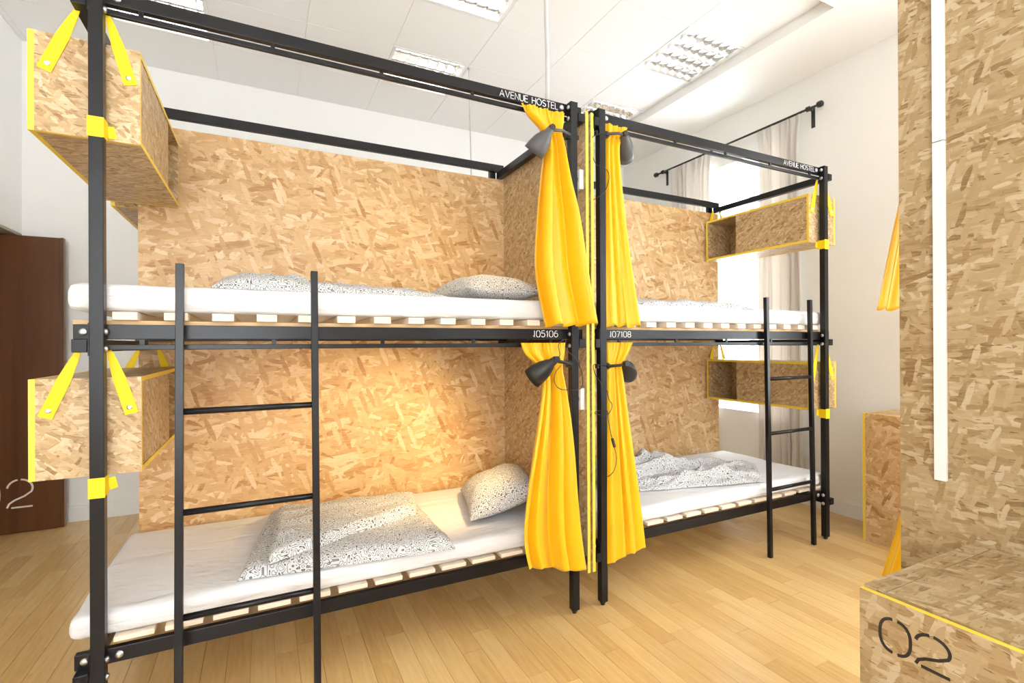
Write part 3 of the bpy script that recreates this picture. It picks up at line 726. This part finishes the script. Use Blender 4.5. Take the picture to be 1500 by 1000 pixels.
# ------------------------------------------------------------------ yellow bed curtains
def curtain(name, rows, folds, amp, label, material, seed=0, hem=(0, 0), nu=150, nv=60, plane='Y', cat='curtain', group=None, ruffle=None, parent_thing=None):
    """rows (top to bottom): z, a_left, a_right, depth, amp-factor"""
    v = []; rnd = random.Random(seed); ph = [rnd.random() * 6.28 for _ in range(6)]
    for j in range(nv + 1):
        t = j / nv; z, xl, xr, y, am = smoothrows(rows, t)
        for i in range(nu + 1):
            s = i / nu
            ss = s + 0.035 * math.sin(2 * math.pi * 2 * s + ph[0]) + 0.015 * math.sin(2 * math.pi * 5 * s + ph[1])
            fold = math.sin(2 * math.pi * folds * s + ph[2] + 0.5 * math.sin(3 * t + ph[3])) + 0.45 * math.sin(2 * math.pi * folds * 0.47 * s + ph[4] + 1.2 * t)
            fold += 0.18 * math.sin(2 * math.pi * folds * 2.1 * s + ph[5] + 0.8 * t)
            xx = lerp(xl, xr, min(max(ss - lerp(0, 0, s), -0.02), 1.02)); dep = y - amp * am * fold * 0.6
            zz = z + t ** 3 * (lerp(hem[0], hem[1], s) + 0.008 * math.sin(2 * math.pi * folds * s + ph[2]))
            if ruffle and t < 0.12: dep -= ruffle * math.sin(2 * math.pi * folds * 4.6 * s + ph[1]) * (1 - t / 0.12)
            v.append((xx, dep, zz) if plane == 'Y' else (dep, xx, zz))
    f = [(j * (nu + 1) + i, j * (nu + 1) + i + 1, (j + 1) * (nu + 1) + i + 1, (j + 1) * (nu + 1) + i) for j in range(nv) for i in range(nu)]
    zb = min(p_[2] for p_ in v)
    o = MB().add(v, f).build(name, material, loc=(v[0][0], v[0][1], zb), smooth=True, recalc=False)
    so = o.modifiers.new('thickness', 'SOLIDIFY'); so.thickness = 0.0015
    return tag(o, label, cat, group)
def rows_px(rs):
    out = []
    for z, ul, ur, y, am in rs:
        out.append((z, at(ul, 500, Y=y)[0], at(ur, 500, Y=y)[0], y, am))
    return out
GY = 'yellow bed curtains'
curtain('bed_curtain', rows_px([(2.722, 763, 826, .016, .35), (2.67, 770, 825, .012, .6), (2.60, 792, 823, .008, .6), (2.52, 797, 826, -.004, .8), (2.33, 791, 835, -.030, 1), (2.14, 785, 847, -.042, 1.1), (1.85, 781, 859, -.050, 1.2), (1.565, 796, 873, -.055, 1.2)]),
        3.2, 0.042, 'long yellow curtain on the upper deck of the near bunk, under the grey lamp', M['ycloth'], 3, (0, .01), group=GY, ruffle=.007)
curtain('bed_curtain', rows_px([(1.478, 760, 826, .014, .35), (1.42, 766, 825, .012, .6), (1.34, 788, 823, .006, .6), (1.25, 791, 827, -.010, .8), (1.1, 785, 834, -.032, 1), (.885, 774, 841, -.045, 1.2), (.66, 763, 846, -.050, 1.2), (.44, 757, 852, -.052, 1.2), (.25, 764, 859, -.055, 1.2)]),
        3.4, 0.045, 'long yellow curtain on the lower deck of the near bunk, under the black lamp', M['ycloth'], 8, (.10, .0), group=GY, ruffle=.007)
curtain('bed_curtain', rows_px([(2.722, 889, 920, .016, .5), (2.66, 889, 915, .016, .7), (2.60, 889, 909, .014, .6), (2.42, 889, 911, .010, .7), (2.14, 889, 918, .006, .8), (1.87, 889, 927, .004, .9), (1.57, 889, 938, .002, 1)]),
        3, 0.024, 'yellow curtain on the upper deck of the farther bunk', M['ycloth'], 12, (-.0, .0), group=GY, ruffle=.005)
curtain('bed_curtain', rows_px([(1.478, 890, 927, .014, .5), (1.42, 890, 922, .014, .7), (1.345, 890, 913, .012, .6), (1.245, 890, 915, .008, .7), (1.09, 890, 920, .004, .8), (.855, 890, 928, -.002, .9), (.62, 890, 936, -.008, 1), (.385, 891, 943, -.012, 1), (.235, 891, 947, -.014, 1)]),
        4, 0.022, 'yellow curtain on the lower deck of the farther bunk with a lamp cord over it', M['ycloth'], 17, (0, .05), group=GY, ruffle=.005)

# ------------------------------------------------------------------ hanging board boxes
def hang_box(xo, xi, y0, y1, z0, z1, label, group, post_x=None, rail_z=None, strap_top=None, cover=True, mirror_straps=True, band_z=None, front_y=-1):
    """xo: outer side, xi: open side towards the bed"""
    sg = 1 if xi > xo else -1; th = 0.018
    t = thing('hanging_box', ((xo + xi) / 2, (y0 + y1) / 2, z0), label, 'box', group)
    mats = [M['osb2'], M['yedge']]
    MB().board(xo, xo + sg * th, y0, y1, z0, z1).build('outer_board', mats, parent=t)
    a, b_ = xo + sg * th, xi
    MB().board(a, b_, y0, y0 + th, z0, z1).build('end_board', mats, parent=t)
    MB().board(a, b_, y1 - th, y1, z0, z1).build('end_board', mats, parent=t)
    MB().board(a, b_, y0 + th, y1 - th, z0, z0 + th).build('bottom_board', mats, parent=t)
    MB().board(a, b_, y0 + th, y1 - th, z1 - th, z1).build('top_board', mats, parent=t)
    ys = y0 + (y1 - y0) * 0.67
    MB().board(xi - sg * 0.016, xi - sg * 0.004, y0 + th, ys, z0 + th, z1 - th).build('cover_board', [M['osb2'], M['osb2']], parent=t)
    MB().board(a, xi - sg * 0.018, ys, ys + 0.012, z0 + th, z1 - th).build('partition', [M['osb2'], M['osb2']], parent=t)
    # straps at both ends
    zr = rail_z
    for yy, ny in ((y0, -1), (y1, 1)):
        for xb_, xt_ in strap_top:
            zb = lerp(z0, z1, 0.70) if xb_ < 0.5 * (xo + xi) else lerp(z0, z1, 0.70)
            y_ = yy + ny * 0.002
            w0, w1 = 0.021, 0.007
            mbs = MB(); zs_ = zb - 0.03
            pts = [(xb_, zs_, w0), (lerp(xb_, xt_, .55), lerp(zs_, zr, .55), w0 * 0.95), (lerp(xb_, xt_, .85), lerp(zs_, zr, .85), w0 * 0.6), (xt_, zr, w1)]
            v = []
            dx, dz = xt_ - xb_, zr - zs_; ln = math.hypot(dx, dz); nx, nz = dz / ln, -dx / ln
            for d in (0, 0.003):
                for (px, pz, w) in pts:
                    v += [(px - nx * w, y_ + ny * d, pz - nz * w), (px + nx * w, y_ + ny * d, pz + nz * w)]
            m_ = len(pts) * 2; f = []
            for i in range(len(pts) - 1):
                q = 2 * i; f += [(q, q + 1, q + 3, q + 2), (m_ + q, m_ + q + 2, m_ + q + 3, m_ + q + 1), (q, q + 2, m_ + q + 2, m_ + q), (q + 1, m_ + q + 1, m_ + q + 3, q + 3)]
            f += [(0, m_, m_ + 1, 1), (m_ - 2, m_ - 1, 2 * m_ - 1, 2 * m_ - 2)]
            so = mbs.add(v, f).build('strap', M['strap'], parent=t)
            MB().lathe((lerp(xb_, xt_, .10), y_ + ny * 0.003, lerp(zs_, zr, .10)), (0, ny, 0), [(0, 0.0085), (0.003, 0.0085), (0.005, 0.005)], 12).build('bolt', M['steel'], parent=so)
    if post_x is not None:      # webbing loop round the post
        h = 0.036; e = 0.003; p = PS / 2
        mb = MB()
        mb.box(post_x - p - e, post_x + p + e, -e - .0005, -.0005, band_z - h, band_z + h)
        mb.box(post_x - p - e, post_x - p - .0005, -.0005, PS + 0.012, band_z - h * .9, band_z + h * .9)
        mb.box(post_x + p + .0005, post_x + p + e, -.0005, PS + 0.012, band_z - h * .9, band_z + h)
        # tails running up to the board
        mb.bar((post_x + p + 0.002, PS + 0.006, band_z), (post_x + sg * 0.045, PS + 0.016, band_z - 0.02 if False else band_z + 0.005), 0.003, h * 1.2)
        mb.build('post_loop', M['strap'], parent=t)
    return t
GB = 'hanging board boxes'
SL = ((-0.155, -0.060), (0.092, 0.024))
for z0, z1, rz, bz, lb in ((2.236, 2.592, 2.70, 2.262, 'upper board box hung by yellow straps at the left end of the near bunk'),
                           (0.996, 1.356, 1.46, 0.962, 'lower board box hung by yellow straps at the left end of the near bunk')):
    hang_box(-0.200, 0.120, 0.058, 1.068, z0, z1, lb, GB, XA, rz, SL, band_z=bz)
hang_box(-0.200, 0.120, 1.175, 2.18, 2.236, 2.592, 'board box half hidden behind the upper left hanging box', GB, None, 2.70, SL)
SR = ((XD - 0.092, XD - 0.024), (XD + 0.155, XD + 0.060))
for z0, z1, rz, bz, lb in ((2.225, 2.585, 2.70, 2.205, 'upper yellow-edged board box at the window end of the farther bunk'),
                           (0.965, 1.325, 1.46, 0.94, 'lower yellow-edged board box behind the far ladder')):
    hang_box(XD + 0.20, XD - 0.12, 0.058, 1.068, z0, z1, lb, GB, XD, rz, SR, band_z=bz)

# ------------------------------------------------------------------ reading lamps
def reading_lamp(clamp, neck, mouth, material, label, post_x, side, lit=0.0, cordpts=None, switch=None):
    clamp, neck, mouth = Vector(clamp), Vector(neck), Vector(mouth)
    t = thing('reading_lamp', clamp, label, 'lamp', 'clamp reading lamps')
    cb = MB().box(post_x - PS / 2 - 0.006, post_x + PS / 2 + 0.006, -0.010, -0.0005, clamp.z - 0.016, clamp.z + 0.016) if False else MB()
    x_in = post_x + side * PS / 2
    cb.box(x_in + side * 0.0005, x_in + side * 0.022, 0.002, 0.036, clamp.z - 0.018, clamp.z + 0.018)
    cb.build('clamp', M['blackplastic'], parent=t, bevel=0.003)
    MB().box(post_x - side * (PS / 2 + 0.0165), post_x - side * (PS / 2 + 0.0045), 0.006, 0.032, clamp.z - 0.012, clamp.z + 0.012).build('clamp_pad', M['blackplastic'], parent=t, bevel=0.003)
    st = Vector((x_in + side * 0.012, -0.004, clamp.z))
    MB().lathe((x_in + side * 0.012, 0.006, clamp.z), (0, -1, 0), [(0, 0.013), (0.012, 0.013), (0.016, 0.010)], 14).build('clamp_knob', M['blackplastic'], parent=t)
    MB().tube([st, st.lerp(neck, .5) + Vector((0, -0.022, 0)), neck], 0.0085, 10).build('arm', material, parent=t, smooth=True)
    ax = (mouth - neck).normalized(); ln = (mouth - neck).length
    MB().lathe(neck - ax * 0.012, (0, 1, 0) if abs(ax.y) < .8 else (1, 0, 0), [(-0.014, 0.016), (0.014, 0.016)], 14).build('joint', M['blackplastic'], parent=t)
    sh = MB()
    prof = [(-0.01, 0.006), (-0.008, 0.019), (0.018, 0.022), (0.028, 0.030), (ln * 0.45, 0.046), (ln * 0.75, 0.054), (ln, 0.056), (ln, 0.0535), (ln * 0.75, 0.0515), (ln * 0.45, 0.0435), (0.032, 0.027), (0.030, 0.004)]
    sh.lathe(neck, ax, prof, 28); sh.build('shade', material, parent=t, smooth=True)
    bl = MB(); bl.lathe(neck + ax * 0.035, ax, [(0, 0.008), (0.01, 0.012), (0.03, 0.02), (0.045, 0.019), (0.055, 0.010), (0.058, 0.002)], 14)
    bl.build('bulb', M['bulb'] if lit else M['plastic'], parent=t, smooth=True)
    if lit:
        li = bpy.data.lights.new('lamp_glow', 'SPOT'); li.energy = lit; li.color = (1.0, 0.70, 0.30); li.spot_size = math.radians(95); li.spot_blend = 0.9; li.shadow_soft_size = 0.02
        lo = bpy.data.objects.new('lamp_glow', li); COL.objects.link(lo); lo.parent = t
        lo.location = neck + ax * 0.098 - ORG[t]; lo.rotation_euler = (ax + Vector((0, 0.65, 0))).to_track_quat('-Z', 'Y').to_euler()
    if cordpts:
        rs = [list(p_) for p_ in cordpts]; pts = [smoothrows(rs, i / 60) for i in range(61)]
        MB().tube(pts, 0.0022, 6).build('cord', M['blackplastic'], parent=t, smooth=True)
        if switch is not None:
            a, b_ = Vector(smoothrows(rs, switch)), Vector(smoothrows(rs, switch + 0.03)); b_ = a + (b_ - a).normalized() * 0.055
            MB().bar(a, b_, 0.014, 0.012, up=(0, 1, 0)).build('switch', M['blackplastic'], parent=t, bevel=0.003)
    return t
n1 = at(806, 190, Y=-.10); m1 = at(781, 224, Y=-.025)
reading_lamp((2.0, 0.018, 2.605), n1, m1, M['grey'], 'grey clamp lamp pointing down on the upper deck of the near bunk', XB, -1, LAMP_HIGH)
n2 = at(812, 528, Y=-.11); m2 = at(779, 554, Y=-.03)
def cp(l): return [tuple(at(u, v, Y=y)) for u, v, y in l]
reading_lamp((2.0, 0.018, 1.362), n2, m2, M['blackplastic'], 'black clamp lamp lit over the near lower mattress', XB, -1, LAMP_LOW,
             cp([(812, 532, -.02), (820, 520, -.06), (818, 505, -.06), (828, 497, -.06), (830, 512, -.02), (843, 525, -.02), (852, 545, -.01), (853, 565, .0), (846, 570, -.012), (830, 571, -.075), (818, 568, -.09), (812, 558, -.085), (814, 545, -.06), (822, 535, -.03)]))
n3 = at(915, 198, Y=-.03); m3 = at(915, 230, Y=.12)
reading_lamp((2.26, 0.018, 2.655), n3, m3, M['grey'], 'grey clamp lamp on the upper deck of the farther bunk', XC, 1, 0,
             cp([(893, 200, -.03), (884, 196, -.02), (872, 198, -.01), (866, 205, .01), (867, 225, .01), (873, 240, -.006), (880, 244, -.012), (890, 250, -.03), (892, 262, -.035), (886, 280, -.03), (874, 290, -.005), (867, 295, .01), (868, 310, .02), (866, 340, .03)]))
n4 = at(917, 533, Y=-.03); m4 = at(920, 547, Y=.12)
reading_lamp((2.26, 0.018, 1.345), n4, m4, M['blackplastic'], 'black clamp lamp with dangling switch cord on the farther lower deck', XC, 1, 0,
             cp([(896, 535, -.03), (884, 536, -.02), (872, 533, -.01), (869, 538, .0), (874, 552, -.006), (884, 565, -.02), (889, 572, -.03), (892, 585, -.035), (897, 594, -.04), (891, 606, -.04), (880, 608, -.02), (871, 604, -.006), (888, 600, -.03), (891, 615, -.04), (895, 636, -.05), (899, 650, -.05), (903, 672, -.05), (899, 690, -.045), (890, 698, -.03)]), switch=0.80)

# ------------------------------------------------------------------ sockets on the end boards
def socket(x, sg, y, z0, z1, label):
    t = thing('socket_strip', (x, y, z0), label, 'power socket', 'white sockets on the end boards')
    MB().box(x, x + sg * 0.028, y - 0.035, y + 0.035, z0, z1).build('case', M['plastic'], parent=t, bevel=0.004)
    for k in range(1):
        c = (x + sg * 0.0282, y, (z0 + z1) / 2)
        MB().lathe(c, (sg, 0, 0), [(-0.006, 0.019), (0.0005, 0.021), (0.0005, 0.017), (-0.004, 0.016)], 14).build('outlet', M['blackplastic'], parent=t)
socket(2.1068, -1, 0.060, 2.33, 2.44, 'white socket on the end board of the near upper deck')
socket(2.1068, -1, 0.060, 1.105, 1.225, 'white socket on the end board of the near lower deck')
socket(2.1592, 1, 0.10, 2.30, 2.41, 'white socket behind the post of the farther upper deck')
socket(2.1592, 1, 0.10, 0.66, 0.76, 'white socket behind the post of the farther lower deck')

# ------------------------------------------------------------------ cables from the ceiling
cx_, cy_, _ = at(801, 148, Z=2.79)
cb = MB().tube([(cx_ + 0.004 * math.sin(i * .5), 0.057, lerp(2.79, ZC, i / 20)) for i in range(21)], 0.0115, 10)
tag(cb.build('power_cable', M['greycable'], loc=(cx_, 0.057, 2.79), smooth=True), 'thick grey cable dropping from the ceiling onto the near bunk beam', 'cable')
q0 = (2.176, 1.998, ZC)
cb = MB().tube([(2.176 + 0.055 * (i / 24) ** 1.3, 1.998, lerp(ZC, 1.6, i / 24)) for i in range(25)], 0.0055, 8)
cb.lathe((2.176, 1.998, ZC), (0, 0, -1), [(0, 0.016), (0.012, 0.013)], 12)
tag(cb.build('power_cable', M['greycable'], loc=(2.23, 1.998, 1.6), smooth=True), 'thin grey cable hanging from the ceiling behind the board wall', 'cable')

# ------------------------------------------------------------------ window curtains and rod
rod = thing('curtain_rod', (XR, 1.47, 3.55), 'black iron curtain rod above the window', 'curtain rod')
XQ = XR - 0.075
MB().tube([(XQ, 0.44, 3.552), (XQ, 2.52, 3.552)], 0.010, 10).build('pole', M['rodblack'], parent=rod, smooth=True)
for y in (0.42, 2.54): MB().lathe((XQ, y, 3.552), (0, 1, 0), [(-0.03, 0.012), (-0.02, 0.025), (0.0, 0.028), (0.02, 0.025), (0.03, 0.012)], 14).build('finial', M['rodblack'], parent=rod, smooth=True)
for y in (0.53, 2.42):
    MB().box(XQ, XR - 0.008, y - 0.008, y + 0.008, 3.544, 3.558).box(XR - 0.008, XR, y - 0.016, y + 0.016, 3.40, 3.575).lathe((XQ, y, 3.552), (0, 1, 0), [(-0.014, 0.022), (0.014, 0.022)], 14).build('bracket', M['rodblack'], parent=rod)
def wcurt(y0, y1, label, seed):
    rows = [(3.540, y0, y1, XQ, .35), (3.47, y0, y1, XQ, .6), (3.2, y0 + .02, y1 - .02, XQ, 1), (2.0, y0, y1, XQ, 1), (0.16, y0 - .01, y1 + .01, XQ, 1)]
    curtain('window_curtain', rows, 7, 0.028, label, M['wcloth'], seed, plane='X', nu=140, nv=40, group='pale window curtains')
wcurt(1.66, 2.28, 'pale curtain on the far side of the window', 21)
wcurt(0.60, 1.06, 'pale curtain on the near side of the window, behind the right bunk post', 22)

# ------------------------------------------------------------------ cabinet by the window wall
cab = thing('cabinet', (4.69, -0.6, 0), 'knee-high board cabinet with yellow edge against the window wall', 'cabinet')
cab['label'] = 'waist-high board cabinet with yellow edge against the window wall'
MB().board(4.486, 4.504, -1.08, -0.14, 0.0, 0.945).build('front_board', [M['osb'], M['yedge']], parent=cab)
MB().board(4.482, 4.87, -0.138, -0.12, 0.0, 0.945).build('side_board', [M['osb'], M['yedge']], parent=cab)
MB().board(4.482, 4.87, -1.1, -1.082, 0.0, 0.945).build('side_board', [M['osb'], M['yedge']], parent=cab)
MB().board(4.505, 4.87, -1.08, -0.14, 0.927, 0.945).build('top_board', [M['osb'], M['yedge']], parent=cab)
MB().board(4.852, 4.87, -1.08, -0.14, 0.02, 0.925).build('back_board', [M['osb'], M['osb']], parent=cab)

# ------------------------------------------------------------------ opposite bunk: tall end board, trunking, curtains
XP = 2.70; YP = -1.279
b3 = thing('bunk_bed', (3.7, -1.8, 0), 'tall bunk end of coarse strand board filling the right foreground', 'bunk bed')
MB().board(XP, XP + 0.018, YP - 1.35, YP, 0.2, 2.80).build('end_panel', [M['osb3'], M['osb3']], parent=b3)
for yy in (YP - 0.066, YP - 1.1):
    MB().box(XP + 0.075, XP + 0.117, yy - PS if yy < -2 else yy - 0.0, yy + (0 if yy < -2 else PS), 0, TOPZ).build('post', M['black'], parent=b3, bevel=0.002)
    MB().box(4.70, 4.742, yy - PS if yy < -2 else yy - 0.0, yy + (0 if yy < -2 else PS), 0, TOPZ).build('post', M['black'], parent=b3, bevel=0.002)
for zt_ in (TOPZ, MIDZ, LOWZ):
    MB().box(XP + 0.02, 4.78, YP - 0.096, YP - 0.066, zt_ - 0.055, zt_).build('front_rail', M['black'], parent=b3, bevel=0.002)
    if zt_ > 1: MB().box(XP + 0.06, 4.70, YP - 0.060, YP - 0.044, zt_ - 0.095, zt_ - 0.075).build('curtain_rail', M['black'], parent=b3)
    for xx in (XP + 0.025, 4.745): MB().box(xx, xx + 0.035, YP - 1.1, YP, zt_ - 0.102, zt_ - 0.055).build('side_rail', M['black'], parent=b3)
tr = thing('cable_trunking', (XP, -1.417, 0.97), 'white cable trunking strip running down the foreground board', 'cable trunking')
MB().box(XP - 0.016, XP - 0.0005, -1.436, -1.398, 0.972, 2.195).build('trunking_length', M['plastic'], parent=tr, bevel=0.002)
MB().box(XP - 0.016, XP - 0.0005, -1.436, -1.398, 2.198, 2.80).build('trunking_length', M['plastic'], parent=tr, bevel=0.002)
curtain('bed_curtain', [(2.70, 2.80, 3.06, YP - .018, .4), (2.55, 2.80, 2.95, YP - .010, .5), (2.40, 2.80, 2.93, YP - .005, .6), (2.19, 2.775, 2.95, YP + .010, .7), (1.9, 2.745, 2.97, YP + .055, .8), (1.61, 2.72, 3.0, YP + .100, .9)],
        3, 0.022, 'yellow curtain edge peeking past the foreground board at head height', M['ycloth'], 31, group=GY)
curtain('bed_curtain', [(1.46, 2.80, 3.06, YP - .018, .4), (1.32, 2.80, 2.95, YP - .010, .5), (1.15, 2.80, 2.93, YP - .005, .6), (.95, 2.785, 2.95, YP + .005, .7), (.75, 2.765, 2.96, YP + .035, .8), (.5, 2.74, 2.98, YP + .090, .9), (.25, 2.72, 3.0, YP + .13, .9)],
        3, 0.022, 'yellow curtain edge low beside the foreground locker', M['ycloth'], 35, group=GY)

# foreground locker 02
lk = thing('locker', (2.37, -2.0, 0), 'low board locker stencilled 02 in the bottom right corner', 'locker')
X0, X1, Y1, Y0, HZ = 2.040, XP - 0.002, -1.503, -2.35, 0.769
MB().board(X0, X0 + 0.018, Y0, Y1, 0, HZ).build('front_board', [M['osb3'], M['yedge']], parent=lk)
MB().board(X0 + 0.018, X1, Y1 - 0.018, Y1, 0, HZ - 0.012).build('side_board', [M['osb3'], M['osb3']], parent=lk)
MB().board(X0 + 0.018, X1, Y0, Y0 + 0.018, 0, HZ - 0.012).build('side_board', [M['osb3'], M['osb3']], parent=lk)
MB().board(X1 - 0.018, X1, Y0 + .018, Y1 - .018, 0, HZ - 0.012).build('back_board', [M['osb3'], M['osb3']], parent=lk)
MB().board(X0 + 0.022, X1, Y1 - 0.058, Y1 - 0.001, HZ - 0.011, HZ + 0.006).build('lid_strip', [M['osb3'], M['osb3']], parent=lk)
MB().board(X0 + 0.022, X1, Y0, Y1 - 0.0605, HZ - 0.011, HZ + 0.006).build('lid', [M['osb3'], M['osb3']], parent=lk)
lettering('02', lk, M['printblack'], (X0, -1.558, 0.628), (0, -1, 0), (0, 0, 1), (-1, 0, 0), 0.165, 0.09, 0.0078, 0.10)
